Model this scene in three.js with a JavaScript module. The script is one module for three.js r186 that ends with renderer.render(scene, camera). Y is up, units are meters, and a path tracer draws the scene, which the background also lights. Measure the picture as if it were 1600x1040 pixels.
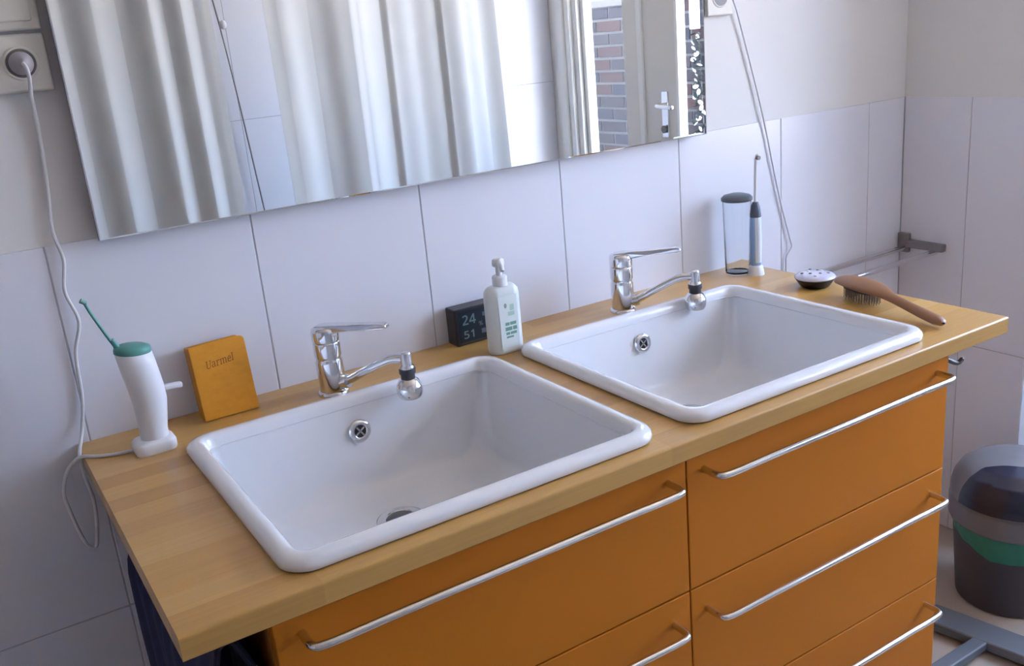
import * as THREE from 'three';
import { RoundedBoxGeometry } from 'three/addons/geometries/RoundedBoxGeometry.js';
import { mergeGeometries } from 'three/addons/utils/BufferGeometryUtils.js';
import { ImprovedNoise } from 'three/addons/math/ImprovedNoise.js';

// ---------------------------------------------------------------- camera, sky, exposure
const scene = new THREE.Scene();
const camera = new THREE.PerspectiveCamera(38.87, 1600 / 1040, 0.02, 100);
camera.position.set(0.0428, 1.4167, 1.5237);
camera.rotation.set(THREE.MathUtils.degToRad(-17.5625), THREE.MathUtils.degToRad(-30.9239), THREE.MathUtils.degToRad(-5.2914), 'YXZ');
const renderer = new THREE.WebGLRenderer({ antialias: true });
renderer.toneMapping = THREE.LinearToneMapping;
renderer.toneMappingExposure = 2.0;
renderer.shadowMap.enabled = true;
renderer.shadowMap.type = THREE.PCFSoftShadowMap;
const SKY = 9;
{ // a bright, thinly clouded sky: air only
  const W = 64, H = 32, d = new Float32Array(W * H * 4);
  for (let j = 0; j < H; j++) for (let i = 0; i < W; i++) {
    const e = Math.max(0, Math.sin(((j + 0.5) / H - 0.5) * Math.PI)), k = Math.pow(e, 0.6);
    d.set([0.57 - 0.12 * k, 0.71 - 0.08 * k, 1.0, 1], (j * W + i) * 4);
  }
  const t = new THREE.DataTexture(d, W, H, THREE.RGBAFormat, THREE.FloatType);
  t.mapping = THREE.EquirectangularReflectionMapping; t.magFilter = THREE.LinearFilter; t.needsUpdate = true;
  scene.background = t; scene.backgroundIntensity = SKY;
}

{ // the sun stands behind the house: it lights the garden, not the room
  const sun = new THREE.DirectionalLight(new THREE.Color().setRGB(1.0, 0.86, 0.68), 58);
  sun.position.set(-9, 14, -3); sun.target.position.set(1, 0, 1); scene.add(sun, sun.target);
  sun.castShadow = true; sun.shadow.mapSize.set(2048, 2048);
  Object.assign(sun.shadow.camera, { left: -16, right: 16, top: 16, bottom: -16, near: 0.5, far: 60 }); sun.shadow.bias = -0.0005;
}

// ---------------------------------------------------------------- helpers
let seed = 20240517;
const rnd = () => { seed = (seed * 1664525 + 1013904223) >>> 0; return seed / 4294967296; };
const rr = (a, b) => a + (b - a) * rnd();
const noise = new ImprovedNoise();
const V = (x, y, z) => new THREE.Vector3(x, y, z);
const used = {};
function numbered(n) { if (!(n in used)) { used[n] = 0; return n; } used[n]++; return n + '_' + String(used[n]).padStart(3, '0'); }
function tag(o, label, category, group, kind) {
  if (label) o.userData.label = label;
  if (category) o.userData.category = category;
  if (group) o.userData.group = group;
  if (kind) o.userData.kind = kind;
  return o;
}
function thing(name, label, category, pos = [0, 0, 0], turn = 0, group) {
  const o = new THREE.Group(); o.name = numbered(name); o.position.set(...pos); o.rotation.y = turn; scene.add(o);
  return tag(o, label, category, group);
}
function part(name, geo, mat, parent, pos) {
  const m = new THREE.Mesh(geo, mat); m.name = name; m.castShadow = m.receiveShadow = true;
  if (pos) m.position.set(...pos);
  parent.add(m); return m;
}
function struct(name) { const o = new THREE.Group(); o.name = name; o.userData.kind = 'structure'; scene.add(o); return o; }
function box(x0, x1, y0, y1, z0, z1, r = 0, s = 2) {
  const w = x1 - x0, h = y1 - y0, d = z1 - z0;
  const g = r ? new RoundedBoxGeometry(w, h, d, s, r) : new THREE.BoxGeometry(w, h, d);
  return g.translate((x0 + x1) / 2, (y0 + y1) / 2, (z0 + z1) / 2);
}
// uv in metres by the dominant axis of each face; turned so that the grain runs along x (or y)
function metreUV(g, su = 1, sv = 1, ou = 0, ov = 0, along = 'x') {
  const p = g.attributes.position, n = g.attributes.normal, uv = new Float32Array(p.count * 2);
  for (let i = 0; i < p.count; i++) {
    const ax = Math.abs(n.getX(i)), ay = Math.abs(n.getY(i)), az = Math.abs(n.getZ(i));
    let u, v;
    if (ax > ay && ax > az) { u = p.getZ(i); v = p.getY(i); } else if (ay > az) { u = p.getX(i); v = p.getZ(i); } else { u = p.getX(i); v = p.getY(i); }
    if (along === 'y') [u, v] = [v, u];
    uv[2 * i] = u * su + ou; uv[2 * i + 1] = v * sv + ov;
  }
  g.setAttribute('uv', new THREE.BufferAttribute(uv, 2)); return g;
}
function tube(pts, r, seg = 48, rad = 10, closed = false) {
  return new THREE.TubeGeometry(new THREE.CatmullRomCurve3(pts.map((p) => V(...p)), closed, 'centripetal'), seg, r, rad, closed);
}
function capTube(pts, r, seg = 48, rad = 10) {
  const a = V(...pts[0]), b = V(...pts[pts.length - 1]);
  const s = new THREE.SphereGeometry(r, rad, 6);
  return mergeGeometries([tube(pts, r, seg, rad), s.clone().translate(a.x, a.y, a.z), s.clone().translate(b.x, b.y, b.z)]);
}
const lathe = (pts, seg = 40) => new THREE.LatheGeometry(pts.map(([r, y]) => new THREE.Vector2(r, y)), seg);
// a closed cloth sheet: fn(u, v) gives the middle, th its thickness
function sheet(fn, nu, nv, th) {
  const P = [], N = [];
  for (let j = 0; j <= nv; j++) for (let i = 0; i <= nu; i++) {
    const u = i / nu, v = j / nv, e = 1e-3, p = fn(u, v);
    const a = fn(Math.min(1, u + e), v).sub(fn(Math.max(0, u - e), v)), b = fn(u, Math.min(1, v + e)).sub(fn(u, Math.max(0, v - e)));
    P.push(p); N.push(a.cross(b).normalize());
  }
  const pos = [], nor = [], uv = [], idx = [], row = nu + 1, base = P.length;
  for (const s of [1, -1]) P.forEach((p, k) => {
    const q = p.clone().addScaledVector(N[k], s * th / 2); pos.push(q.x, q.y, q.z);
    nor.push(s * N[k].x, s * N[k].y, s * N[k].z); uv.push((k % row) / nu, Math.floor(k / row) / nv);
  });
  for (let j = 0; j < nv; j++) for (let i = 0; i < nu; i++) {
    const a = j * row + i, b = a + 1, c = a + row, d = c + 1;
    idx.push(a, b, d, a, d, c, base + a, base + d, base + b, base + a, base + c, base + d);
  }
  const edge = (a, b) => idx.push(a, base + b, b, a, base + a, base + b);
  for (let i = 0; i < nu; i++) { edge(i, i + 1); edge(nv * row + i + 1, nv * row + i); }
  for (let j = 0; j < nv; j++) { edge((j + 1) * row, j * row); edge(j * row + nu, (j + 1) * row + nu); }
  const g = new THREE.BufferGeometry();
  g.setAttribute('position', new THREE.Float32BufferAttribute(pos, 3)); g.setAttribute('normal', new THREE.Float32BufferAttribute(nor, 3));
  g.setAttribute('uv', new THREE.Float32BufferAttribute(uv, 2)); g.setIndex(idx); return g;
}
// rings of rounded rectangles joined into a skin: stations [inset, y, corner radius]
function rectSkin(w, d, stations, n = 8, capEnd = true) {
  const pos = [], idx = [], per = 4 * (n + 1);
  for (const [ins, y, r0, dx = 0, dz = 0] of stations) {
    const hw = w / 2 - ins, hd = d / 2 - ins, r = Math.min(r0, hw, hd);
    for (const [sx, sz, a0] of [[1, 1, 0], [-1, 1, 90], [-1, -1, 180], [1, -1, 270]])
      for (let k = 0; k <= n; k++) { const a = (a0 + 90 * k / n) * Math.PI / 180; pos.push(sx * (hw - r) + r * Math.cos(a) + dx, y, sz * (hd - r) + r * Math.sin(a) + dz); }
  }
  const L = stations.length;
  for (let s = 0; s < L - 1; s++) for (let k = 0; k < per; k++) {
    const a = s * per + k, b = s * per + (k + 1) % per, c = a + per, d2 = b + per;
    idx.push(a, b, d2, a, d2, c);
  }
  if (capEnd) { const [, y, , dx = 0, dz = 0] = stations[L - 1]; pos.push(dx, y, dz); const c = pos.length / 3 - 1; for (let k = 0; k < per; k++) idx.push((L - 1) * per + k, (L - 1) * per + (k + 1) % per, c); }
  const g = new THREE.BufferGeometry(); g.setAttribute('position', new THREE.Float32BufferAttribute(pos, 3)); g.setIndex(idx);
  g.setAttribute('uv', new THREE.Float32BufferAttribute(new Float32Array(pos.length / 3 * 2), 2)); g.computeVertexNormals(); return g;
}
function dataTex(w, h, fn, srgb, rx = 1, ry = 1) {
  const d = new Uint8Array(w * h * 4);
  for (let j = 0; j < h; j++) for (let i = 0; i < w; i++) { const c = fn(i / w, j / h); d.set([c[0] * 255, c[1] * 255, c[2] * 255, 255].map((x) => Math.max(0, Math.min(255, x))), (j * w + i) * 4); }
  const t = new THREE.DataTexture(d, w, h); t.wrapS = t.wrapT = THREE.RepeatWrapping; t.magFilter = THREE.LinearFilter; t.repeat.set(rx, ry);
  if (srgb) t.colorSpace = THREE.SRGBColorSpace; t.needsUpdate = true; return t;
}
const std = (o) => new THREE.MeshStandardMaterial(o);
const phy = (o) => new THREE.MeshPhysicalMaterial(o);
const lin = (r, g, b) => new THREE.Color().setRGB(r, g, b);
function fbm(x, y, z = 0) { return noise.noise(x, y, z) * 0.6 + noise.noise(x * 2.1, y * 2.1, z + 7) * 0.3 + noise.noise(x * 4.3, y * 4.3, z + 13) * 0.15; }
// one cycle in u and v, so that repeats join
const wrapNoise = (u, v, f, z) => { const a = fbm(u * f, v * f, z), b = fbm((u - 1) * f, v * f, z), c = fbm(u * f, (v - 1) * f, z), d = fbm((u - 1) * f, (v - 1) * f, z); return (a * (1 - u) + b * u) * (1 - v) + (c * (1 - u) + d * u) * v; };

// ---------------------------------------------------------------- materials
const grainTex = dataTex(512, 256, (u, v) => { // wood: long streaks along u
  const a = wrapNoise(u, v, 3, 1), s = noise.noise(u * 6, v * 90, 3) * 0.5 + noise.noise(u * 14, v * 200, 9) * 0.35;
  const k = 0.9 + 0.10 * a + 0.12 * s; return [k, k * 0.985, k * 0.95];
}, false);
const woodTone = [[0.65, 0.37, 0.10], [0.69, 0.405, 0.118], [0.60, 0.335, 0.088], [0.71, 0.425, 0.135], [0.66, 0.375, 0.10], [0.63, 0.365, 0.112]];
const M = {
  wood: woodTone.map((c) => phy({ color: lin(...c), map: grainTex, roughness: 0.42, clearcoat: 0.4, clearcoatRoughness: 0.22 })),
  tile: std({ color: lin(0.79, 0.79, 0.845), roughness: 0.30 }),
  grout: std({ color: lin(0.52, 0.52, 0.55), roughness: 0.9 }),
  paint: std({ color: lin(0.80, 0.78, 0.755), roughness: 0.85, bumpMap: dataTex(256, 256, (u, v) => { const k = 0.5 + 0.5 * wrapNoise(u, v, 24, 5); return [k, k, k]; }, false, 4, 4), bumpScale: 0.0006 }),
  ceiling: std({ color: lin(0.82, 0.78, 0.73), roughness: 0.9 }),
  floor: std({ color: lin(0.46, 0.38, 0.31), roughness: 0.5, map: dataTex(256, 256, (u, v) => { const k = 0.92 + 0.12 * wrapNoise(u, v, 12, 2); return [k, k, k]; }, false, 3, 3) }),
  ceramic: phy({ color: lin(0.82, 0.82, 0.84), roughness: 0.16, clearcoat: 0.6, clearcoatRoughness: 0.06 }),
  chrome: std({ color: lin(0.78, 0.78, 0.80), metalness: 1, roughness: 0.10 }),
  steel: std({ color: lin(0.72, 0.70, 0.69), metalness: 1, roughness: 0.13 }),
  darkMetal: std({ color: lin(0.16, 0.15, 0.15), metalness: 0.6, roughness: 0.45 }),
  greyMetal: std({ color: lin(0.27, 0.25, 0.25), metalness: 0.5, roughness: 0.45 }),
  black: std({ color: lin(0.02, 0.02, 0.024), roughness: 0.5 }),
  rubber: std({ color: lin(0.05, 0.045, 0.05), roughness: 0.6 }),
  orangeFront: phy({ color: lin(0.57, 0.178, 0.010), roughness: 0.5, specularIntensity: 0.45 }),
  carcass: std({ color: lin(0.45, 0.17, 0.03), roughness: 0.55 }),
  mirror: std({ color: lin(0.86, 0.89, 0.88), metalness: 1, roughness: 0.0 }),
  mirrorBack: std({ color: lin(0.12, 0.12, 0.13), roughness: 0.7 }),
  whitePlastic: std({ color: lin(0.80, 0.80, 0.82), roughness: 0.35 }),
  creamPlastic: std({ color: lin(0.72, 0.68, 0.60), roughness: 0.4 }),
  greyPlastic: std({ color: lin(0.20, 0.185, 0.17), roughness: 0.4 }),
  cord: std({ color: lin(0.74, 0.73, 0.73), roughness: 0.5 }),
  teal: std({ color: lin(0.10, 0.32, 0.27), roughness: 0.4 }),
  tealPale: phy({ color: lin(0.20, 0.42, 0.38), roughness: 0.25 }),
  frame: std({ color: lin(0.76, 0.75, 0.71), roughness: 0.45 }),
  leaf: std({ color: lin(0.66, 0.63, 0.57), roughness: 0.45 }),
  glass: phy({ color: lin(1, 1, 1), transmission: 1, thickness: 0, roughness: 0, ior: 1.5 }),
  curtain: phy({ color: lin(0.60, 0.60, 0.59), roughness: 0.95, sheen: 0.1 }),
  navy: std({ color: lin(0.018, 0.016, 0.055), roughness: 0.95 }),
  mortar: std({ color: lin(0.22, 0.22, 0.22), roughness: 0.95 }),
  paving: std({ color: lin(0.42, 0.36, 0.29), roughness: 0.9 }),
};

// ---------------------------------------------------------------- room shell
const Y0 = 0.045, YC = 0.87, CEIL = 2.5, TOP = 1.1795, XL = -2.2, XP = 2.157, XD = 2.72, ZP = 0.352, ZF = 2.4;
function tiles(parent, axis, a0, a1, joint, at, sign, rows = [[Y0, 0.5724], [0.5724, TOP]]) { // axis 'x': wall faces +-z at z=at; axis 'z': wall faces +-x at x=at
  const W = 0.3085, gap = 0.0022;
  const first = Math.floor((a0 - joint) / W);
  for (const [y0, y1] of rows)
    for (let k = first; joint + k * W < a1 - 1e-4; k++) {
      const l = Math.max(a0, joint + k * W), r = Math.min(a1, joint + (k + 1) * W);
      if (r - l < 0.01) continue;
      const lo = Math.min(at, at - sign * 0.007), hi = Math.max(at, at - sign * 0.007);
      const g = axis === 'x' ? box(l + gap / 2, r - gap / 2, y0 + gap / 2, y1 - (rows.length === 2 && y1 === TOP ? 0 : gap / 2), lo, hi, 0.0012, 1)
        : box(lo, hi, y0 + gap / 2, y1 - (rows.length === 2 && y1 === TOP ? 0 : gap / 2), l + gap / 2, r - gap / 2, 0.0012, 1);
      part('tile', g, M.tile, parent);
    }
}
const floor = struct('floor'); part('floor_sheet', box(XL - 0.15, XD + 0.2, -0.06, Y0, -0.15, ZF + 0.15), M.floor, floor);
const ceiling = struct('ceiling'); part('ceiling_board', box(XL - 0.15, XD + 0.2, CEIL, CEIL + 0.12, -0.15, ZF + 0.15), M.ceiling, ceiling);
const wallBack = struct('wall_back');
part('grout_bed', box(XL, XP + 0.02, Y0, TOP, -0.15, -0.0012), M.grout, wallBack);
part('plaster', box(XL, XP + 0.02, TOP, CEIL, -0.15, -0.002), M.paint, wallBack);
tiles(wallBack, 'x', XL, XP, 0.1723, 0, 1);
const wallRight = struct('wall_right'); // a short pier beside the vanity
part('grout_bed', box(XP + 0.0012, XD + 0.2, Y0, TOP, -0.15, ZP), M.grout, wallRight);
part('plaster', box(XP + 0.002, XD + 0.2, TOP, CEIL, -0.15, ZP), M.paint, wallRight);
tiles(wallRight, 'z', 0.001, ZP, 0.18, XP, -1);
const wallLeft = struct('wall_left');
part('grout_bed', box(XL - 0.15, XL - 0.0012, Y0, TOP, -0.15, ZF), M.grout, wallLeft);
part('plaster', box(XL - 0.15, XL - 0.002, TOP, CEIL, -0.15, ZF), M.paint, wallLeft);
tiles(wallLeft, 'z', 0.001, ZF, 0.18, XL, 1);
const wallFront = struct('wall_front');
part('grout_bed', box(XL - 0.15, XD + 0.2, Y0, CEIL, ZF + 0.0012, ZF + 0.15), M.grout, wallFront);
tiles(wallFront, 'x', XL, XD, 0.26, ZF, -1, [[Y0, 0.5724], [0.5724, TOP], [TOP, 1.787], [1.787, 2.394]]);
const DZ0 = 0.362, SILL = 0.92, DZ1 = 2.25, WT = 0.10, DH = 2.2; // the door opening in the outer wall
const wallOuter = struct('wall_outer');
part('plaster', box(XD, XD + WT, Y0, CEIL, ZP, DZ0), M.paint, wallOuter);
part('plaster', box(XD, XD + WT, Y0, CEIL, DZ1, ZF), M.paint, wallOuter);
part('parapet', box(XD, XD + WT, Y0, SILL, DZ0, 1.53), M.paint, wallOuter);
part('lintel', box(XD, XD + WT, DH, CEIL, DZ0, DZ1), M.paint, wallOuter);

// door to the outside: frame, a fixed glazed leaf with lock stile, then the open half
const door = struct('door_1');
{
  const fr = [box(XD - 0.012, XD + 0.03, Y0, DH + 0.06, 2.315, 2.365, 0.006), box(XD - 0.028, XD + 0.03, Y0, DH + 0.05, 2.262, 2.318, 0.008), box(XD - 0.016, XD + 0.06, Y0, DH, 2.225, 2.262, 0.006), box(XD + 0.004, XD + 0.095, Y0, DH, 2.190, 2.23, 0.004),
    box(XD - 0.02, XD + 0.09, SILL, DH, DZ0, DZ0 + 0.04, 0.006), box(XD - 0.01, XD + 0.09, DH - 0.05, DH, DZ0, 2.19, 0.006), box(XD - 0.03, XD + 0.12, SILL, SILL + 0.03, DZ0, 1.53, 0.006)];
  fr.forEach((g) => part('door_frame', g, M.frame, door));
  const a = XD + 0.025, b = XD + 0.06;
  part('hinge_stile', box(a, b, Y0 + 0.01, DH - 0.055, 2.162, 2.188, 0.004), M.frame, door);
  part('lock_stile', box(a, b, Y0 + 0.01, DH - 0.055, 1.552, 1.888, 0.004), M.leaf, door);
  part('top_rail', box(a, b, DH - 0.16, DH - 0.055, 1.888, 2.162, 0.004), M.leaf, door);
  part('bottom_rail', box(a, b, Y0 + 0.01, 0.62, 1.888, 2.162, 0.004), M.leaf, door);
  part('glazing_bead', box(a - 0.012, a + 0.01, Y0 + 0.01, DH - 0.055, 1.755, 1.785, 0.004), M.frame, door);
  part('glass_pane', box(a + 0.015, a + 0.020, 0.615, DH - 0.155, 1.884, 2.166), M.glass, door);
  part('meeting_strip', box(a - 0.006, b + 0.004, Y0 + 0.01, DH - 0.055, 1.536, 1.553, 0.003), M.frame, door);
  const h = part('door_handle', mergeGeometries([box(a - 0.008, a, 0.94, 1.13, 1.605, 1.645, 0.003), capTube([[a - 0.005, 1.075, 1.625], [a - 0.05, 1.075, 1.625], [a - 0.055, 1.073, 1.60], [a - 0.055, 1.07, 1.53]], 0.0095, 24)].map((g) => g.index ? g.toNonIndexed() : g)), M.steel, door);
  part('lock_cylinder', new THREE.CylinderGeometry(0.016, 0.016, 0.02, 20).rotateZ(Math.PI / 2).translate(a - 0.008, 0.975, 1.625), M.darkMetal, door);
}

// outside: paving and a low brick garden wall
const ground = struct('ground_outside'); part('paving', box(XD + 0.2, 60, -0.2, -0.02, -40, 60), M.paving, ground);
{
  const bw = struct('wall_garden'), X = 3.5, L = 0.222, P = 0.0695, H0 = -0.02, n = 22;
  const H = H0 + n * P;
  part('mortar_core', box(X + 0.008, X + 0.11, H0, H, 1.95, 5.2), M.mortar, bw);
  const tones = [[0.055, 0.048, 0.055], [0.078, 0.048, 0.048], [0.044, 0.046, 0.060], [0.085, 0.052, 0.048], [0.060, 0.055, 0.064]].map((c) => std({ color: lin(...c), roughness: 0.9 }));
  const full = new RoundedBoxGeometry(0.1, P - 0.013, L - 0.012, 1, 0.003), rest = [], half = new RoundedBoxGeometry(0.1, P - 0.013, L / 2 - 0.012, 1, 0.003);
  for (let r = 0; r < n; r++) for (let k = 0; k < 27; k++) {
    const z = 1.95 + (k + (r % 2 ? 0.5 : 0)) * L + L / 2, y = H0 + (r + 0.5) * P; if (z > 5.1) continue;
    if (r % 2 && k === 0) part('brick', half, tones[r % 5], bw, [X + 0.05, y, 1.95 + L / 4]);
    const t = tones[Math.floor(rnd() * 5)], dx = rr(-0.002, 0.002);
    if (y > 0.55 && z < 3.85) part('brick', full, t, bw, [X + 0.05 + dx, y, z]);
    else rest.push(full.clone().translate(X + 0.05 + dx, y, z));
  }
  part('brick_remainder', mergeGeometries(rest), tones[0], bw).userData.kind = 'stuff';
  part('coping', box(X - 0.01, X + 0.12, H, H + 0.04, 1.944, 5.2, 0.004), M.mortar, bw);
  const ev = struct('roof_eave'); part('neighbouring_room', box(XL - 0.15, XD + WT, -0.05, 2.62, ZF + 0.16, 8), M.ceiling, ev); part('eave_board', box(XD + 0.2, X + 0.45, 2.3, 2.42, 2.7, 6), M.ceiling, ev);
  const cp = thing('climbing_plant', 'small dark and white climbing plant on the bricks at the right edge of the mirror', 'plant', [X - 0.012, 0, 2.2]);
  part('stem', tube([[0, -0.02, 0], [0, 0.4, 0.012], [0, 0.8, -0.01], [0, 1.34, 0.01]], 0.004, 30, 6), M.darkMetal, cp);
  const lf = [[], []];
  for (let k = 0; k < 90; k++) lf[k % 3 === 0 ? 1 : 0].push(new THREE.SphereGeometry(0.017, 7, 5).scale(1, 0.22, 0.8).rotateZ(rr(-1.6, 1.6)).rotateX(rr(-1, 1)).translate(rr(-0.035, -0.012), 0.55 + k * 0.0088, rr(-0.028, 0.03)));
  part('dark_leaves', mergeGeometries(lf[0]), std({ color: lin(0.03, 0.035, 0.03), roughness: 0.6 }), cp).userData.kind = 'stuff';
  part('white_leaves', mergeGeometries(lf[1]), std({ color: lin(0.75, 0.76, 0.72), roughness: 0.6 }), cp).userData.kind = 'stuff';
  const wb = part('x', box(X - 0.032, X - 0.002, 1.355, H - 0.002, 2.205, 2.255, 0.004), M.whitePlastic, scene);
  wb.name = numbered('wall_batten'); tag(wb, 'short white batten on the brick garden wall, seen at the right edge of the mirror', 'batten');
}

// ---------------------------------------------------------------- worktop of glued staves
const CX0 = 0.1534, CX1 = 1.5856, CD = 0.6351, CT = 0.0294;
const S1 = { x0: 0.2779, x1: 0.8151 }, S2 = { x0: 0.8679, x1: 1.4066 }, SZ0 = 0.1447, SZ1 = 0.6108;
{
  const t = thing('worktop', 'long solid wood worktop of glued pale brown staves carrying both white sinks', 'worktop');
  const c0 = SZ0 + 0.022, c1 = SZ1 - 0.022;
  const rows = []; const cut = (a, b, n, m) => { for (let i = 0; i < n; i++) rows.push([a + (b - a) * i / n, a + (b - a) * (i + 1) / n, m]); };
  cut(0.001, c0, 4, false); cut(c0, c1, 10, true); rows.push([c1, CD, false]);
  const holes = [S1, S2].map((s) => [s.x0 + 0.022, s.x1 - 0.022]);
  rows.forEach(([z0, z1, mid], ri) => {
    const spans = mid ? [[CX0, holes[0][0]], [holes[0][1], holes[1][0]], [holes[1][1], CX1]] : [[CX0, CX1]];
    for (const [a, b] of spans) {
      let x = a; let first = true;
      while (x < b - 1e-4) {
        let e = x + (first ? rr(0.12, 0.42) : rr(0.28, 0.55)); first = false; if (b - e < 0.09) e = b;
        let g;
        if (ri === rows.length - 1) { // front stave: eased top edge
          const s = new THREE.Shape(); s.moveTo(-z0, YC - CT); s.lineTo(-z0, YC); s.lineTo(-(z1 - 0.004), YC); s.quadraticCurveTo(-z1, YC, -z1, YC - 0.004); s.lineTo(-z1, YC - CT + 0.002); s.lineTo(-(z1 - 0.002), YC - CT); s.closePath();
          g = new THREE.ExtrudeGeometry(s, { depth: e - x, bevelEnabled: false, curveSegments: 4 }).rotateY(Math.PI / 2).translate(x, 0, 0);
        } else g = box(x, e, YC - CT, YC, z0, z1);
        metreUV(g, 1.2, 2.6, rnd(), rnd());
        part('stave', g, M.wood[Math.floor(rnd() * M.wood.length)], t);
        x = e;
      }
    }
  });
}

// ---------------------------------------------------------------- sinks
function sink(s, label) {
  const w = s.x1 - s.x0, d = SZ1 - SZ0, t = thing('sink', label, 'sink', [(s.x0 + s.x1) / 2, YC, (SZ0 + SZ1) / 2]);
  const st = [[0.030, 0.0005, 0.03], [0.003, 0.0005, 0.036], [0.0005, 0.003, 0.038], [0, 0.008, 0.038], [0.001, 0.0125, 0.038], [0.0045, 0.0165, 0.036], [0.010, 0.0185, 0.034], [0.017, 0.0188, 0.027], [0.022, 0.0172, 0.022], [0.0252, 0.013, 0.019], [0.0275, 0.005, 0.018], [0.031, -0.02, 0.019], [0.037, -0.06, 0.021], [0.044, -0.105, 0.026], [0.051, -0.128, 0.034], [0.063, -0.139, 0.05], [0.085, -0.144, 0.05], [0.13, -0.146, 0.05], [0.19, -0.147, 0.04]];
  const inner = rectSkin(w, d, st, 8, true);
  const out = rectSkin(w, d, [[0.19, -0.155, 0.04], [0.085, -0.153, 0.05], [0.055, -0.147, 0.05], [0.040, -0.12, 0.045], [0.030, -0.06, 0.034], [0.0245, -0.003, 0.028], [0.024, 0.0006, 0.028]], 8, false);
  part('basin', mergeGeometries([inner, out]), M.ceramic, t);
  const zo = SZ0 - (SZ0 + SZ1) / 2 + 0.0375, yo = -0.040;
  const tilt = -0.13;
  const ring = part('overflow_ring', lathe([[0.0095, -0.002], [0.0095, 0.003], [0.012, 0.0048], [0.0165, 0.0042], [0.019, 0.0015], [0.019, -0.002]]).rotateX(Math.PI / 2 + tilt), M.chrome, t, [-0.002, yo, zo]);
  part('overflow_hole', new THREE.CylinderGeometry(0.0098, 0.0098, 0.002, 24).rotateX(Math.PI / 2 + tilt), M.black, ring);
  part('overflow_cross', mergeGeometries([0.6, 2.17].map((a) => new THREE.BoxGeometry(0.018, 0.0028, 0.003).rotateZ(a))).rotateX(tilt), M.steel, ring, [0, 0, 0.0012]);
  const dr = part('drain_ring', lathe([[0.022, -0.001], [0.024, 0.003], [0.034, 0.0035], [0.038, 0.001], [0.038, -0.002]]), M.chrome, t, [-0.004, -0.1455, -0.068]);
  part('drain_plug', lathe([[0.0001, 0.006], [0.012, 0.0055], [0.022, 0.003], [0.023, -0.001]]), M.darkMetal, dr);
  return t;
}
sink(S1, 'left white ceramic inset sink, nearest the orange booklet');
sink(S2, 'right white ceramic inset sink, beside the wooden hairbrush');

// ---------------------------------------------------------------- mixer taps
function tap(x, z, az, label) {
  const t = thing('mixer_tap', label, 'tap', [x, YC, z], az); // local +z is the way the spout points
  part('base_ring', lathe([[0.026, 0], [0.026, 0.004], [0.0245, 0.007], [0.022, 0.008]]), M.chrome, t);
  part('body', lathe([[0.0215, 0.006], [0.0215, 0.03], [0.0225, 0.035], [0.0225, 0.058], [0.0205, 0.062], [0.0205, 0.066], [0.0225, 0.069], [0.0225, 0.09], [0.021, 0.094], [0.012, 0.096], [0.0001, 0.096]]), M.chrome, t);
  // lever: a round cap that runs out into a slim flat bar
  const s = new THREE.Shape(); s.moveTo(-0.012, 0.108); s.lineTo(-0.012, 0.1185); s.quadraticCurveTo(0.0, 0.1205, 0.012, 0.1208); s.lineTo(0.06, 0.1225); s.lineTo(0.110, 0.1248); s.quadraticCurveTo(0.1165, 0.1238, 0.1155, 0.1195); s.lineTo(0.108, 0.1168); s.lineTo(0.05, 0.1145); s.lineTo(0.02, 0.1095); s.closePath();
  const bar = new THREE.ExtrudeGeometry(s, { depth: 0.016, bevelEnabled: true, bevelSize: 0.0012, bevelThickness: 0.003, bevelSegments: 3, curveSegments: 10 }).translate(0, 0, -0.008);
  const p = bar.attributes.position; // the bar narrows towards its end
  for (let i = 0; i < p.count; i++) p.setZ(i, p.getZ(i) * (1 - 0.30 * THREE.MathUtils.smoothstep(p.getX(i), 0.02, 0.09)));
  bar.rotateY(-Math.PI / 2); bar.computeVertexNormals();
  const lv = mergeGeometries([lathe([[0.0218, 0.0935], [0.0228, 0.096], [0.0230, 0.110], [0.0215, 0.1155], [0.016, 0.1185], [0.0001, 0.1198]]).toNonIndexed(), bar]);
  part('lever', lv, M.chrome, t);
  const sp = part('spout', tube([[0, 0.018, 0.012], [0, 0.024, 0.03], [0, 0.045, 0.07], [0, 0.0615, 0.105], [0, 0.065, 0.118], [0, 0.0655, 0.142]], 0.0072, 40, 14), M.chrome, t);
  part('spout_collar', new THREE.CylinderGeometry(0.0115, 0.0115, 0.014, 24).rotateX(Math.PI / 2 - 0.35).translate(0, 0.0215, 0.024), M.chrome, t);
  const a = part('aerator', lathe([[0.0001, 0.078], [0.007, 0.078], [0.0095, 0.075], [0.0095, 0.056], [0.012, 0.054], [0.012, 0.050]], 28), M.chrome, t, [0, 0, 0.142]);
  part('aerator_joint', lathe([[0.0115, 0.051], [0.0135, 0.049], [0.0135, 0.042], [0.0115, 0.04], [0.0115, 0.03]], 28), M.rubber, a);
  part('aerator_ball', lathe([[0.0118, 0.033], [0.016, 0.030], [0.0205, 0.022], [0.0215, 0.015], [0.0205, 0.007], [0.018, 0.001], [0.016, 0], [0.0155, 0.002]], 32), M.chrome, a);
  part('aerator_screen', new THREE.CylinderGeometry(0.0157, 0.0157, 0.002, 24).translate(0, 0.0025, 0), M.black, a);
  return t;
}
tap(0.5435, 0.092, Math.atan2(0.085, 0.108), 'chrome single-lever mixer tap behind the left sink');
tap(1.1635, 0.092, Math.atan2(0.118, 0.108), 'chrome single-lever mixer tap behind the right sink');

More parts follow.
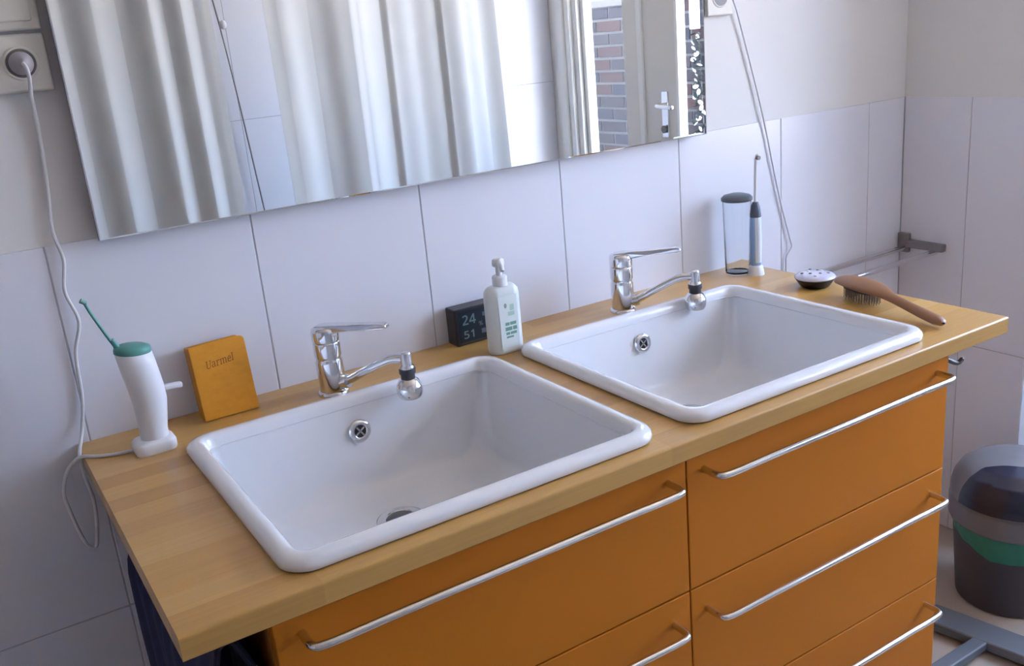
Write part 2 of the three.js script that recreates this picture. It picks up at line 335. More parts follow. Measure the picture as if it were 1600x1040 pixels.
// ---------------------------------------------------------------- drawer cabinets
function cabinet(x0, label) {
  const x1 = x0 + 0.6, zf = 0.6151, t = thing('drawer_cabinet', label, 'cabinet', [x0, Y0, 0]);
  const B = (a, b, c, d, e, f, r) => box(a - x0, b - x0, c - Y0, d - Y0, e, f, r);
  const yb = 0.155, yt = YC - CT - 0.0005;
  part('side_panel', B(x0 + 0.0005, x0 + 0.018, yb, yt, 0.06, zf - 0.02), M.carcass, t);
  part('side_panel', B(x1 - 0.018, x1 - 0.0005, yb, yt, 0.06, zf - 0.02), M.carcass, t);
  part('back_panel', B(x0 + 0.018, x1 - 0.018, yb, yt, 0.06, 0.07), M.carcass, t);
  part('bottom_panel', B(x0 + 0.018, x1 - 0.018, yb, yb + 0.018, 0.07, zf - 0.02), M.carcass, t);
  part('plinth', B(x0 + 0.0005, x1 - 0.0005, Y0, yb, 0.1, zf - 0.06), M.carcass, t);
  for (const [a, b] of [[0.6215, 0.8385], [0.3965, 0.6185], [0.1715, 0.3935]]) {
    const d = part('drawer', B(x0 + 0.0012, x1 - 0.0012, a, b, zf - 0.019, zf, 0.0015), M.orangeFront, t);
    const y = b - Y0 - (b > 0.8 ? 0.032 : 0.041), z = zf, o = 0.036, l = 0.032, r = 0.566;
    part('handle', capTube([[l, y, z], [l, y, z + o - 0.012], [l + 0.003, y, z + o - 0.003], [l + 0.012, y, z + o], [l + 0.1, y, z + o], [(l + r) / 2, y, z + o], [r - 0.1, y, z + o], [r - 0.012, y, z + o], [r - 0.003, y, z + o - 0.003], [r, y, z + o - 0.012], [r, y, z]], 0.0052, 160, 12), M.steel, d);
  }
  return t;
}
cabinet(0.2494, 'left orange drawer cabinet with long steel bar handles under the left sink');
cabinet(0.8494, 'right orange drawer cabinet with long steel bar handles under the right sink');
{
  const h = thing('side_hook', 'small dark metal hook on the right side of the orange cabinet under the worktop', 'hook', [1.449, 0.80, 0.565]);
  part('back_plate', box(0, 0.003, -0.018, 0.014, -0.009, 0.009, 0.001), M.darkMetal, h);
  part('peg', capTube([[0.002, 0.006, 0], [0.04, 0.003, 0.012], [0.070, -0.010, 0.022], [0.078, -0.005, 0.024]], 0.0042, 24, 10), M.darkMetal, h);
}

// ---------------------------------------------------------------- mirror
{
  const x0 = 0.245, x1 = 1.460, y0 = 1.179, y1 = 1.86, zf = 0.030, t = thing('wall_mirror', 'wide frameless mirror on the tiled wall above both sinks', 'mirror', [x0, y0, 0.002]);
  const w = x1 - x0, h = y1 - y0, z = zf - 0.002, b = 0.0022;
  part('backing', box(0.004, w - 0.004, 0.004, h - 0.004, 0.0, z - 0.0065, 0.001), M.mirrorBack, t);
  const P = [[0, 0, z - 0.0007], [w, 0, z - 0.0007], [w, h, z - 0.0007], [0, h, z - 0.0007]], Q = [[b, b, z], [w - b, b, z], [w - b, h - b, z], [b, h - b, z]], K = [[0, 0, z - 0.006], [w, 0, z - 0.006], [w, h, z - 0.006], [0, h, z - 0.006]];
  const tri = []; const quad = (a, c, d, e) => tri.push(...a, ...c, ...d, ...a, ...d, ...e);
  const mk = () => { const g = new THREE.BufferGeometry(); g.setAttribute('position', new THREE.Float32BufferAttribute(tri.splice(0), 3)); g.computeVertexNormals(); return g; };
  quad(...Q); part('mirror_glass', mk(), M.mirror, t);
  for (let i = 0; i < 4; i++) { const j = (i + 1) % 4; quad(P[i], P[j], Q[j], Q[i]); } part('bevel', mk(), M.mirror, t);
  for (let i = 0; i < 4; i++) { const j = (i + 1) % 4; quad(K[i], K[j], P[j], P[i]); } quad(K[3], K[2], K[1], K[0]); part('glass_edge', mk(), M.darkMetal, t);
}

// ---------------------------------------------------------------- sockets and cords
function socketPlate(x, y, name, label, holes) {
  const t = thing(name, label, 'socket', [x, y, 0]);
  part('cover_frame', box(-0.037, 0.037, -0.039, 0.039, 0, 0.010, 0.004), M.creamPlastic, t);
  if (holes) {
    part('socket_rim', lathe([[0.0195, 0.0095], [0.0195, 0.0115], [0.0225, 0.0115], [0.0235, 0.009]]).rotateX(Math.PI / 2), M.creamPlastic, t);
    part('socket_well', new THREE.CylinderGeometry(0.0197, 0.0197, 0.002, 32).rotateX(Math.PI / 2).translate(0, 0, 0.0102), M.greyPlastic, t);
  } else part('rocker', box(-0.026, 0.026, -0.027, 0.027, 0.008, 0.0135, 0.003), M.creamPlastic, t);
  return t;
}
socketPlate(0.199, 1.4365, 'wall_socket', 'cream wall socket holding the white plug left of the mirror', true);
socketPlate(0.199, 1.5185, 'light_switch', 'cream switch plate above the left wall socket', false);
socketPlate(1.525, 1.4515, 'wall_socket', 'pale wall socket cut off at the top, right of the mirror', true);
socketPlate(1.525, 1.534, 'wall_socket', 'pale wall socket holding the toothbrush cord plug, right above the one beside the mirror', true);
{
  const c = thing('power_cord', 'thin white power cord from the left wall socket to the water flosser', 'cord');
  part('wire', tube([[0.199, 1.4365, 0.033], [0.2015, 1.431, 0.037], [0.203, 1.42, 0.031], [0.203, 1.407, 0.02], [0.202, 1.392, 0.012], [0.202, 1.348, 0.007], [0.195, 1.257, 0.006], [0.189, 1.2, 0.006], [0.194, 1.158, 0.008], [0.186, 1.11, 0.006], [0.195, 1.063, 0.010], [0.181, 1.016, 0.006], [0.175, 0.944, 0.006], [0.164, 0.895, 0.012], [0.1495, 0.868, 0.046], [0.1492, 0.835, 0.05], [0.153, 0.793, 0.05], [0.147, 0.741, 0.05], [0.1395, 0.716, 0.05], [0.131, 0.722, 0.05], [0.118, 0.785, 0.05], [0.116, 0.818, 0.05], [0.127, 0.850, 0.052], [0.147, 0.8725, 0.066], [0.168, 0.8725, 0.08], [0.193, 0.8725, 0.094], [0.222, 0.8735, 0.102]], 0.0028, 220, 8), M.cord, c);
  part('plug', lathe([[0.0001, 0.0], [0.0155, 0.0], [0.016, 0.002], [0.0145, 0.007], [0.007, 0.011], [0.0055, 0.022], [0.0001, 0.023]], 24).rotateX(Math.PI / 2), std({ color: lin(0.42, 0.39, 0.41), roughness: 0.45 }), c, [0.199, 1.4365, 0.0115]);
}
{
  const c = thing('power_cord', 'thin pale power cord hanging down the wall right of the mirror behind the toothbrush', 'cord');
  part('wire', tube([[0, 0, 0], [0.012, -0.03, -0.012], [0.036, -0.089, -0.022], [0.049, -0.112, -0.025], [0.076, -0.186, -0.026], [0.113, -0.297, -0.026], [0.138, -0.383, -0.026], [0.162, -0.473, -0.026], [0.187, -0.559, -0.026], [0.211, -0.632, -0.025], [0.217, -0.656, -0.024], [0.202, -0.676, -0.026], [0.198, -0.72, -0.026], [0.16, -0.79, -0.026]].map(([a, b, d]) => [1.525 + a, 1.534 + b, 0.032 + d]), 0.0022, 160, 8), M.cord, c);
  part('plug', lathe([[0.0001, 0.0], [0.017, 0.0], [0.0185, 0.004], [0.0165, 0.016], [0.009, 0.024], [0.0001, 0.025]], 24).rotateX(Math.PI / 2), M.whitePlastic, c, [1.525, 1.534, 0.0115]);
}

// ---------------------------------------------------------------- water flosser
{
  const t = thing('water_flosser', 'white handheld water flosser with thin teal nozzle on its charger at the left end', 'flosser', [0.2475, YC, 0.110]);
  part('charger_base', mergeGeometries([rectSkin(0.060, 0.050, [[0.001, 0, 0.012], [0, 0.003, 0.012], [0, 0.014, 0.012], [0.003, 0.018, 0.012], [0.008, 0.0195, 0.01]], 6)]), M.whitePlastic, t);
  const st = []; // body sections: [y, half width, half depth, offset x]
  const pos = [], idx = [], n = 36, secs = [[0.018, 0.0205, 0.018, 0.003], [0.03, 0.0205, 0.0185, 0.003], [0.05, 0.022, 0.0195, 0.005], [0.075, 0.0245, 0.021, 0.0065], [0.095, 0.0255, 0.0215, 0.0055], [0.115, 0.0258, 0.0215, 0.003], [0.135, 0.0258, 0.0215, 0.0005], [0.155, 0.0258, 0.021, -0.002]];
  secs.forEach(([y, a, b, o]) => { for (let k = 0; k < n; k++) { const f = k / n * 2 * Math.PI; pos.push(o + a * Math.cos(f), y - (y > 0.14 ? 0.13 * a * Math.cos(f) : 0), b * Math.sin(f)); } });
  for (let s = 0; s < secs.length - 1; s++) for (let k = 0; k < n; k++) { const a = s * n + k, b = s * n + (k + 1) % n; idx.push(a, b + n, b, a, a + n, b + n); }
  pos.push(-0.002, 0.155, 0); for (let k = 0; k < n; k++) idx.push((secs.length - 1) * n + k, pos.length / 3 - 1, (secs.length - 1) * n + (k + 1) % n);
  const g = new THREE.BufferGeometry(); g.setAttribute('position', new THREE.Float32BufferAttribute(pos, 3)); g.setIndex(idx); g.computeVertexNormals();
  part('body', g, M.whitePlastic, t);
  part('collar', lathe([[0.0001, 0.009], [0.018, 0.0085], [0.0245, 0.006], [0.0262, 0.002], [0.0262, -0.003], [0.0245, -0.005]]).scale(1, 1, 0.84).rotateZ(-0.13), M.teal, t, [-0.002, 0.1575, 0]);
  const nz = part('nozzle', mergeGeometries([tube([[-0.0205, 0.160, 0], [-0.026, 0.173, 0], [-0.036, 0.198, 0], [-0.046, 0.225, 0], [-0.0505, 0.2395, 0.001]], 0.0023, 40, 10), new THREE.CylinderGeometry(0.0032, 0.0052, 0.022, 16).rotateZ(0.36).translate(-0.0225, 0.169, 0)]), M.teal, t);
  part('nozzle_tip', new THREE.CylinderGeometry(0.0036, 0.003, 0.009, 14).rotateZ(0.9).translate(-0.0515, 0.2415, 0.001), M.tealPale, nz);
  part('hook_switch', box(0.024, 0.051, 0.088, 0.096, -0.006, 0.006, 0.003).applyMatrix4(new THREE.Matrix4().makeRotationZ(-0.06)), M.whitePlastic, t);
}

// ---------------------------------------------------------------- orange booklet
{
  const t = thing('booklet', 'orange booklet with brown handwriting leaning on the tiles behind the left sink', 'booklet', [0.381, YC, 0.064]);
  const c = document.createElement('canvas'); c.width = 512; c.height = 680; const g = c.getContext('2d');
  g.fillStyle = '#e39a22'; g.fillRect(0, 0, 512, 680);
  for (let i = 0; i < 500; i++) { g.fillStyle = `rgba(${rnd() < 0.5 ? '190,110,10' : '250,180,60'},${0.05 * rnd()})`; g.fillRect(rnd() * 512, rnd() * 680, 30 + rnd() * 90, 10 + rnd() * 50); }
  g.save(); g.translate(110, 228); g.rotate(-0.10); g.fillStyle = '#7a3d06'; g.font = 'italic 92px serif'; g.fillText('Uarmel', 0, 0, 270); g.restore();
  const tx = new THREE.CanvasTexture(c); tx.colorSpace = THREE.SRGBColorSpace;
  const W = 0.088, H = 0.124, D = 0.033, tilt = -0.20;
  const rot = new THREE.Matrix4().makeRotationX(tilt);
  const pg = box(-W / 2 + 0.002, W / 2 - 0.004, 0.0045, H - 0.004, -D + 0.002, -0.002); part('page_block', pg.applyMatrix4(rot), std({ color: lin(0.62, 0.40, 0.16), roughness: 0.85 }), t);
  const om = std({ color: lin(0.60, 0.24, 0.014), roughness: 0.55 });
  const sh = new THREE.Shape(), r = 0.009; sh.moveTo(-W / 2, 0.002); sh.lineTo(W / 2 - 0.001, 0.002); sh.lineTo(W / 2, H - r); sh.quadraticCurveTo(W / 2, H, W / 2 - r, H); sh.lineTo(-W / 2, H - 0.002); sh.closePath();
  const cg = new THREE.ExtrudeGeometry(sh, { depth: 0.0018, bevelEnabled: false });
  const uv = cg.attributes.uv, p = cg.attributes.position; for (let i = 0; i < p.count; i++) uv.setXY(i, (p.getX(i) + W / 2) / W, p.getY(i) / H);
  part('front_cover', cg.clone().translate(0, 0, -0.0018).applyMatrix4(rot), std({ map: tx, roughness: 0.55 }), t);
  part('back_cover', cg.clone().translate(0, 0, -D).applyMatrix4(rot), om, t);
  part('spine', box(-W / 2 - 0.0012, -W / 2 + 0.002, 0.002, H - 0.002, -D, -0.0005, 0.001).applyMatrix4(rot), om, t);
}

// ---------------------------------------------------------------- small digital clock
{
  const t = thing('digital_clock', 'small black cube clock with a grey digital display beside the soap bottle', 'clock', [0.858, YC, 0.022], 0.0);
  const W = 0.092, H = 0.071, D = 0.036;
  part('case', box(-W / 2, W / 2, 0, H, -D / 2, D / 2, 0.003), std({ color: lin(0.018, 0.015, 0.020), roughness: 0.35 }), t);
  const c = document.createElement('canvas'); c.width = 512; c.height = 440; const g = c.getContext('2d');
  g.fillStyle = '#1d2730'; g.fillRect(0, 0, 512, 440); g.fillStyle = '#6b8286'; g.font = 'bold 190px monospace'; g.fillText('24', 40, 190, 200);
  g.font = 'bold 150px monospace'; g.fillText('51', 46, 390, 190); g.fillStyle = '#5d6a78'; g.font = 'bold 90px monospace'; g.fillText('%', 270, 250); g.fillRect(330, 60, 120, 60); g.fillRect(300, 300, 150, 70);
  const tx = new THREE.CanvasTexture(c); tx.colorSpace = THREE.SRGBColorSpace;
  part('display', new THREE.BoxGeometry(W - 0.012, H - 0.013, 0.001).translate(0.001, H / 2, D / 2 + 0.0002), std({ map: tx, roughness: 0.25 }), t);
}

// ---------------------------------------------------------------- soap pump bottle
{
  const t = thing('soap_bottle', 'white pump soap bottle with green print standing between the two sinks', 'bottle', [0.866, YC, 0.1235], 0);
  const a = 0.034, b = 0.0195;
  part('bottle_body', rectSkin(2 * a, 2 * b, [[0.003, 0.0005, 0.017], [0.0005, 0.003, 0.019], [0, 0.008, 0.0195], [0, 0.106, 0.0195], [0.0015, 0.115, 0.018], [0.006, 0.121, 0.0135], [0.0105, 0.124, 0.009]], 10), phy({ color: lin(0.72, 0.76, 0.74), roughness: 0.3 }), t);
  const c = document.createElement('canvas'); c.width = 256; c.height = 512; const g = c.getContext('2d');
  g.fillStyle = '#dfe6e2'; g.fillRect(0, 0, 256, 512);
  g.fillStyle = '#8f9d90'; g.beginPath(); g.ellipse(92, 96, 20, 24, 0, 0, 7); g.fill();
  g.fillStyle = 'rgba(150,190,160,0.55)'; g.fillRect(150, 90, 60, 60); g.fillRect(120, 160, 90, 40);
  g.fillStyle = '#6fa08e'; for (const [y, h, segs] of [[262, 30, [[70, 60], [138, 86]]], [308, 36, [[66, 96], [172, 58]]], [358, 26, [[72, 54], [134, 88]]], [398, 18, [[74, 100]]]]) for (const [x, w] of segs) g.fillRect(x, y, w, h);
  const tx = new THREE.CanvasTexture(c); tx.colorSpace = THREE.SRGBColorSpace;
  const lb = sheet((u, v) => V(-0.019 + 0.038 * u, 0.012 + 0.096 * v, b + 0.0006), 2, 2, 0.0006); part('print_label', lb, std({ map: tx, roughness: 0.45 }), t);
  part('neck_collar', lathe([[0.0135, 0.123], [0.0135, 0.139], [0.012, 0.1415], [0.006, 0.142]], 28), M.whitePlastic, t);
  const ph = part('pump_head', mergeGeometries([lathe([[0.0055, 0.141], [0.0055, 0.158], [0.0105, 0.159], [0.0115, 0.163], [0.0105, 0.170], [0.006, 0.1725], [0.0001, 0.173]], 24), tube([[0, 0.166, 0], [0.0, 0.166, 0.012], [0.0, 0.163, 0.026], [0.0, 0.156, 0.031]], 0.0045, 20, 10)].map((q) => q.toNonIndexed ? q.toNonIndexed() : q)), M.whitePlastic, t);
  ph.rotation.y = -0.35;
}

// ---------------------------------------------------------------- tumbler and electric toothbrush
{
  const t = thing('tumbler', 'clear plastic tumbler with a dark grey lid at the right back corner', 'tumbler', [1.518, YC, 0.055]);
  part('cup', lathe([[0.0001, 0.0], [0.026, 0.0], [0.027, 0.002], [0.031, 0.163], [0.0295, 0.163], [0.0255, 0.005], [0.0001, 0.005]], 40), phy({ color: lin(0.93, 0.95, 0.97), transmission: 1, thickness: 0.002, roughness: 0.08, ior: 1.3 }), t);
  part('lid', lathe([[0.0001, 0.176], [0.015, 0.1755], [0.028, 0.172], [0.0335, 0.167], [0.0335, 0.161], [0.031, 0.160]], 40), std({ color: lin(0.10, 0.115, 0.14), roughness: 0.4 }), t);
}
{
  const t = thing('electric_toothbrush', 'blue and white electric toothbrush upright on a small white charger', 'toothbrush', [1.530, YC, 0.097]);
  part('charger_base', lathe([[0.0001, 0.022], [0.011, 0.0215], [0.015, 0.018], [0.0175, 0.006], [0.018, 0.0]], 32), M.whitePlastic, t);
  part('handle', lathe([[0.0001, 0.135], [0.008, 0.134], [0.011, 0.128], [0.0125, 0.09], [0.012, 0.05], [0.0115, 0.022], [0.0001, 0.0215]], 28), std({ color: lin(0.30, 0.48, 0.80), roughness: 0.3 }), t);
  part('grip', lathe([[0.0122, 0.028], [0.0128, 0.05], [0.0132, 0.09], [0.0118, 0.127]].map((p) => p), 16), std({ color: lin(0.72, 0.78, 0.86), roughness: 0.4 }), t).scale.set(0.9, 1, 1.06);
  part('shoulder', lathe([[0.0001, 0.160], [0.006, 0.159], [0.0095, 0.150], [0.0118, 0.133], [0.0118, 0.127]], 28), std({ color: lin(0.09, 0.11, 0.15), roughness: 0.4 }), t);
  const n = part('brush_neck', tube([[0, 0.155, 0], [0, 0.19, 0.0005], [0.001, 0.235, 0.001], [0.0015, 0.252, 0.0015]], 0.0034, 24, 12), M.cord, t);
  part('brush_head', lathe([[0.0001, 0.0], [0.005, 0.0004], [0.0058, 0.002], [0.0058, 0.005], [0.0001, 0.006]], 20).rotateZ(-1.2).translate(0.002, 0.253, 0.003), M.whitePlastic, n);
  part('bristles', new THREE.CylinderGeometry(0.0045, 0.0045, 0.007, 16).rotateX(Math.PI / 2).translate(0.001, 0.253, 0.008), M.darkMetal, n);
}

// ---------------------------------------------------------------- trinket bowl and hairbrush
{
  const t = thing('trinket_bowl', 'small black bowl under a pale speckled lid beside the hairbrush', 'bowl', [1.535, YC, 0.254]);
  part('bowl', lathe([[0.0001, 0.0], [0.026, 0.0], [0.030, 0.003], [0.038, 0.015], [0.0395, 0.019], [0.037, 0.019], [0.0001, 0.018]], 40), std({ color: lin(0.006, 0.006, 0.014), roughness: 0.3 }), t);
  const l = part('lid', lathe([[0.0001, 0.030], [0.018, 0.0295], [0.030, 0.0275], [0.0375, 0.0245], [0.041, 0.021], [0.0405, 0.0188], [0.030, 0.0185]], 40), phy({ color: lin(0.66, 0.64, 0.76), roughness: 0.2, clearcoat: 0.5 }), t);
  for (let k = 0; k < 9; k++) { const a = k / 9 * 6.283 + 0.3, r = k % 2 ? 0.026 : 0.015; part('stud', new THREE.SphereGeometry(0.0035, 10, 6).scale(1, 0.5, 1).translate(r * Math.cos(a), k % 2 ? 0.0285 : 0.0298, r * Math.sin(a)), k % 3 ? M.greyPlastic : M.whitePlastic, l); }
}
{
  const dir = Math.atan2(-0.068, 0.265);
  const t = thing('hairbrush', 'brown wooden paddle hairbrush lying bristles down at the right end of the worktop', 'hairbrush', [1.5265, YC, 0.325], dir); // local +z runs to the handle end
  const secs = [[0.000, 0.010, 0.004, 0.030], [0.006, 0.021, 0.0065, 0.0305], [0.02, 0.029, 0.0085, 0.031], [0.05, 0.0325, 0.0095, 0.0315], [0.085, 0.031, 0.0095, 0.0310], [0.115, 0.024, 0.009, 0.0295], [0.135, 0.016, 0.0085, 0.027], [0.155, 0.0115, 0.0085, 0.024], [0.19, 0.0115, 0.0085, 0.0195], [0.235, 0.0135, 0.009, 0.0145], [0.265, 0.013, 0.0088, 0.0115], [0.277, 0.009, 0.006, 0.0105], [0.280, 0.003, 0.002, 0.0103]];
  const pos = [], idx = [], n = 24;
  secs.forEach(([z, a, b, y]) => { for (let k = 0; k < n; k++) { const f = k / n * 2 * Math.PI; pos.push(a * Math.cos(f), y + b * Math.sin(f) * (Math.sin(f) > 0 ? 1 : 0.8), z); } });
  for (let s = 0; s < secs.length - 1; s++) for (let k = 0; k < n; k++) { const a = s * n + k, b = s * n + (k + 1) % n; idx.push(a, b, b + n, a, b + n, a + n); }
  pos.push(0, 0.03, 0); const c0 = pos.length / 3 - 1; for (let k = 0; k < n; k++) idx.push(c0, (k + 1) % n, k);
  const g = new THREE.BufferGeometry(); g.setAttribute('position', new THREE.Float32BufferAttribute(pos, 3)); g.setIndex(idx); g.computeVertexNormals(); metreUV(g, 3, 3);
  part('wooden_back', g, std({ color: lin(0.30, 0.135, 0.06), map: grainTex, roughness: 0.4 }), t);
  part('cushion', new THREE.SphereGeometry(1, 28, 14).scale(0.025, 0.006, 0.050).translate(0, 0.0235, 0.065), M.rubber, t);
  const br = []; for (let i = -3; i <= 3; i++) for (let j = -6; j <= 6; j++) { if ((i / 3.4) ** 2 + (j / 6.6) ** 2 > 1) continue; br.push(new THREE.CylinderGeometry(0.0010, 0.0007, 0.020, 5).translate(i * 0.0062 + (j % 2) * 0.002, 0.0105, 0.065 + j * 0.0070)); }
  part('bristles', mergeGeometries(br), std({ color: lin(0.22, 0.16, 0.11), roughness: 0.6 }), t).userData.kind = 'stuff';
}

// ---------------------------------------------------------------- towel holder on the right wall
{
  const t = thing('towel_holder', 'double-bar chrome towel holder on the right wall beside the worktop', 'towel holder', [XP, 0.812, 0.0]);
  part('wall_plate', box(-0.012, 0, -0.024, 0.026, 0.001, 0.034, 0.003), M.greyMetal, t);
  part('arm', box(-0.020, 0, -0.009, 0.010, 0.03, 0.134, 0.003), M.greyMetal, t);
  part('bar', capTube([[-0.008, -0.012, 0.022], [-0.2, -0.012, 0.022], [-0.47, -0.012, 0.022]], 0.007, 8, 14), M.chrome, t);
  part('bar', capTube([[-0.008, -0.012, 0.110], [-0.2, -0.012, 0.110], [-0.47, -0.012, 0.110]], 0.007, 8, 14), M.chrome, t);
}

// ---------------------------------------------------------------- waste bin and floor stand
{
  const t = thing('waste_bin', 'round grey waste bin with a dark push flap and green bag in the corner', 'bin', [1.997, Y0, 0.443]);
  const body = std({ color: lin(0.062, 0.052, 0.060), roughness: 0.5 }), lidm = std({ color: lin(0.17, 0.16, 0.17), roughness: 0.42 }), dark = phy({ color: lin(0.010, 0.012, 0.035), roughness: 0.3, clearcoat: 0.3 });
  part('body', lathe([[0.0001, 0.0], [0.108, 0.0], [0.113, 0.004], [0.130, 0.235], [0.127, 0.235], [0.110, 0.008], [0.0001, 0.006]], 56), body, t);
  const bag = []; for (let i = 0; i <= 72; i++) bag.push(i / 72 * 2 * Math.PI);
  const low = (a) => 0.212 - 0.066 * Math.max(0, Math.cos(a - 3.62)) + 0.003 * Math.sin(a * 5) + 0.002 * Math.sin(a * 11);
  part('bin_bag', sheet((u, v) => { const a = u * 2 * Math.PI, y = low(a) * (1 - v) + 0.236 * v, r = 0.108 + 0.022 * (y / 0.235) + 0.0035 + 0.001 * Math.sin(a * 23 + v * 5); return V(r * Math.cos(a), y, -r * Math.sin(a)); }, 96, 8, 0.0006), phy({ color: lin(0.03, 0.20, 0.13), roughness: 0.35 }), t);
  const lid = part('lid', lathe([[0.128, 0.206], [0.136, 0.206], [0.138, 0.210], [0.138, 0.252], [0.134, 0.256], [0.134, 0.262], [0.1365, 0.264], [0.136, 0.280], [0.131, 0.302], [0.118, 0.325], [0.094, 0.343], [0.055, 0.354], [0.0001, 0.357]], 64), lidm, t);
  // push flap: a patch of the dome standing a little proud
  const prof = [[0.1368, 0.263], [0.136, 0.282], [0.1312, 0.303], [0.1183, 0.326], [0.0943, 0.344], [0.056, 0.355]];
  const at = (v) => { const f = v * (prof.length - 1), i = Math.min(prof.length - 2, Math.floor(f)), k = f - i; return [prof[i][0] * (1 - k) + prof[i + 1][0] * k, prof[i][1] * (1 - k) + prof[i + 1][1] * k]; };
  part('push_flap', sheet((u, v) => { const w = 1.22 * (1 - 0.12 * v * v), a = 2.33 + (u - 0.5) * 2 * w, [r, y] = at(v * (1 - 0.16 * (2 * u - 1) ** 4)); return V((r + 0.003) * Math.cos(a), y + 0.0015, (r + 0.003) * Math.sin(a)); }, 32, 18, 0.004), dark, lid);
}
{
  const t = thing('floor_stand', 'flat grey metal foot bars of a stand on the floor in front of the bin', 'stand', [1.757, Y0, 0.40]);
  const m = std({ color: lin(0.15, 0.16, 0.18), metalness: 0.2, roughness: 0.45 });
  const a = Math.atan2(0.034, 0.18);
  part('long_bar', box(-0.037, 0.037, 0.008, 0.032, 0, 0.62, 0.005).rotateY(a), m, t);
  part('cross_bar', box(-0.26, 0.02, 0.010, 0.030, 0.115, 0.147, 0.004), m, t);
  for (const [x, z] of [[0, 0.03], [0.105, 0.58], [-0.245, 0.131]]) part('rubber_foot', new THREE.CylinderGeometry(0.012, 0.013, 0.011, 16).translate(x, 0.0055, z), M.rubber, t);
}

// ---------------------------------------------------------------- navy towel under the left overhang
{
  const t = thing('bath_towel', 'dark navy towel hanging under the left end of the worktop beside the cabinet', 'towel', [0.205, 0, 0.36]);
  part('rail', capTube([[0.038, 0.806, -0.2], [0.002, 0.806, -0.2], [0.0, 0.806, -0.19], [0.0, 0.806, 0], [0.0, 0.806, 0.19], [0.002, 0.806, 0.2], [0.038, 0.806, 0.2]], 0.006, 60, 10), M.steel, t);
  const side = (s, low) => sheet((u, v) => { const y = low + (0.806 - low) * v, z = -0.185 + 0.415 * u, f = 0.006 * Math.sin(u * 21 + s) * (1 - v * 0.7) + 0.003 * Math.sin(u * 47 + v * 6); const k = Math.min(1, (1 - v) * 9); return V(s * (0.0105 + 0.022 * k) + f * k, y, z); }, 60, 30, 0.007);
  part('outer_drape', side(-1, 0.16), M.navy, t);
  part('inner_drape', side(1, 0.25), M.navy, t);
  part('fold_over', sheet((u, v) => { const a = Math.PI * v, z = -0.185 + 0.415 * u; return V(-0.0108 * Math.cos(a), 0.805 + 0.0108 * Math.sin(a), z); }, 10, 12, 0.007), M.navy, t);
}

// ---------------------------------------------------------------- seen in the mirror: shower curtains and a cord
function curtain(pts, x0, x1, y0, y1, label) {
  const z0 = 1.75, xs = pts.map((p) => p[0]), t = thing('shower_curtain', label, 'curtain', [0, 0, z0]);
  const f = (x) => { let i = 0; while (i < xs.length - 2 && x > xs[i + 1]) i++; const k = THREE.MathUtils.clamp((x - xs[i]) / (xs[i + 1] - xs[i]), 0, 1), s = k * k * (3 - 2 * k); return (pts[i][1] * (1 - s * 0.6 - k * 0.4) + pts[i + 1][1] * (s * 0.6 + k * 0.4)); };
  part('cloth', sheet((u, v) => { const x = x0 + (x1 - x0) * u, y = y0 + (y1 - y0) * v, a = 1.15 - 0.55 * v; return V(x + 0.012 * (1 - v) * Math.sin(7 * x), y, f(x) * a * 0.62 + 0.0013 * Math.sin(x * 71 + 2 * v)); }, 260, 24, 0.0012), M.curtain, t);
  part('hem', sheet((u, v) => { const x = x0 + (x1 - x0) * u; return V(x + 0.012 * Math.sin(7 * x), y0 - 0.006 + 0.03 * v, f(x) * 1.15 * 0.62 + 0.0013 * Math.sin(x * 71)); }, 260, 2, 0.003), M.curtain, t);
  const n = Math.round((x1 - x0) / 0.14);
  for (let k = 0; k <= n; k++) { const x = x0 + 0.01 + (x1 - x0 - 0.02) * k / n; part('curtain_ring', new THREE.TorusGeometry(0.022, 0.002, 8, 20).rotateY(Math.PI / 2).translate(x, y1 + 0.012, 0), M.chrome, t); }
  return t;
}
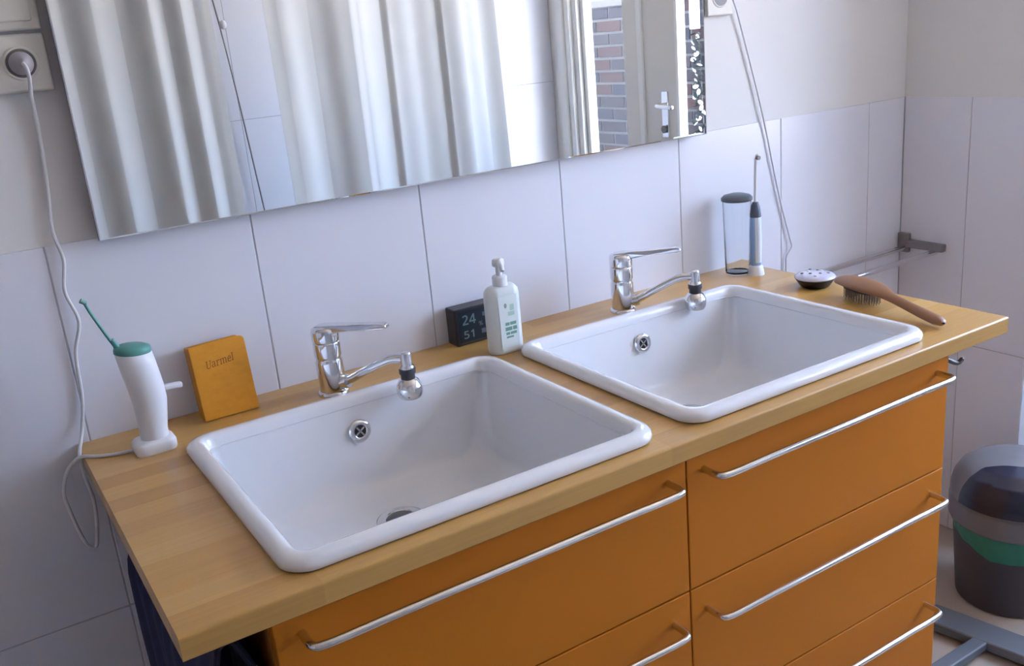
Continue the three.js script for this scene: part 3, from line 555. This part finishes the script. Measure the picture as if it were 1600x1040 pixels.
curtain([[0.35, 0.0], [0.46, -0.012], [0.515, 0.022], [0.60, -0.018], [0.675, 0.036], [0.765, -0.02], [0.812, 0.022], [0.862, -0.018], [0.905, 0.014], [0.935, 0.010], [0.965, 0.006]], 0.36, 0.955, 0.20, 2.04, 'white pleated shower curtain on the left in the mirror, drawn towards the left');
curtain([[1.11, -0.01], [1.17, -0.012], [1.285, 0.038], [1.43, -0.020], [1.465, 0.0], [1.56, 0.045], [1.585, 0.015], [1.68, 0.012], [1.765, -0.012], [1.785, -0.05], [1.85, -0.085], [1.92, -0.083], [1.99, -0.125]], 1.125, 1.985, 0.20, 2.04, 'broad white shower curtain in the middle of the mirror beside the bright wall');
{
  const t = thing('curtain_rod', 'straight chrome curtain rod carrying the shower curtains opposite the mirror', 'rod', [0, 2.072, 1.75]);
  part('rod', new THREE.CylinderGeometry(0.011, 0.011, 2.1 - XL, 20).rotateZ(Math.PI / 2).translate((2.1 + XL) / 2, 0, 0), M.chrome, t);
  part('wall_flange', new THREE.CylinderGeometry(0.03, 0.03, 0.012, 24).rotateZ(Math.PI / 2).translate(XL + 0.006, 0, 0), M.chrome, t);
  part('ceiling_hanger', new THREE.CylinderGeometry(0.006, 0.006, CEIL - 2.072, 12).translate(2.08, (CEIL - 2.072) / 2, 0), M.chrome, t);
}
{
  const t = thing('pull_cord', 'thin dark cord with a bright knob hanging between the two curtains in the mirror', 'cord', [0, 0, ZF - 0.03]);
  part('line', capTube([[1.02, CEIL - 0.01, 0], [1.15, 1.60, 0], [1.211, 0.80, 0], [1.225, 0.62, 0]], 0.0032, 60, 8), M.greyMetal, t);
  part('knob', new THREE.SphereGeometry(0.014, 18, 12).scale(1, 1.2, 1).translate(1.166, 1.545, -0.012), M.whitePlastic, t);
  part('lower_anchor', box(1.213, 1.237, 0.60, 0.63, 0.0, 0.0295, 0.003), M.steel, t);
}
scene.traverse((o) => { if (o.isMesh) o.castShadow = o.receiveShadow = true; });
renderer.render(scene, camera);
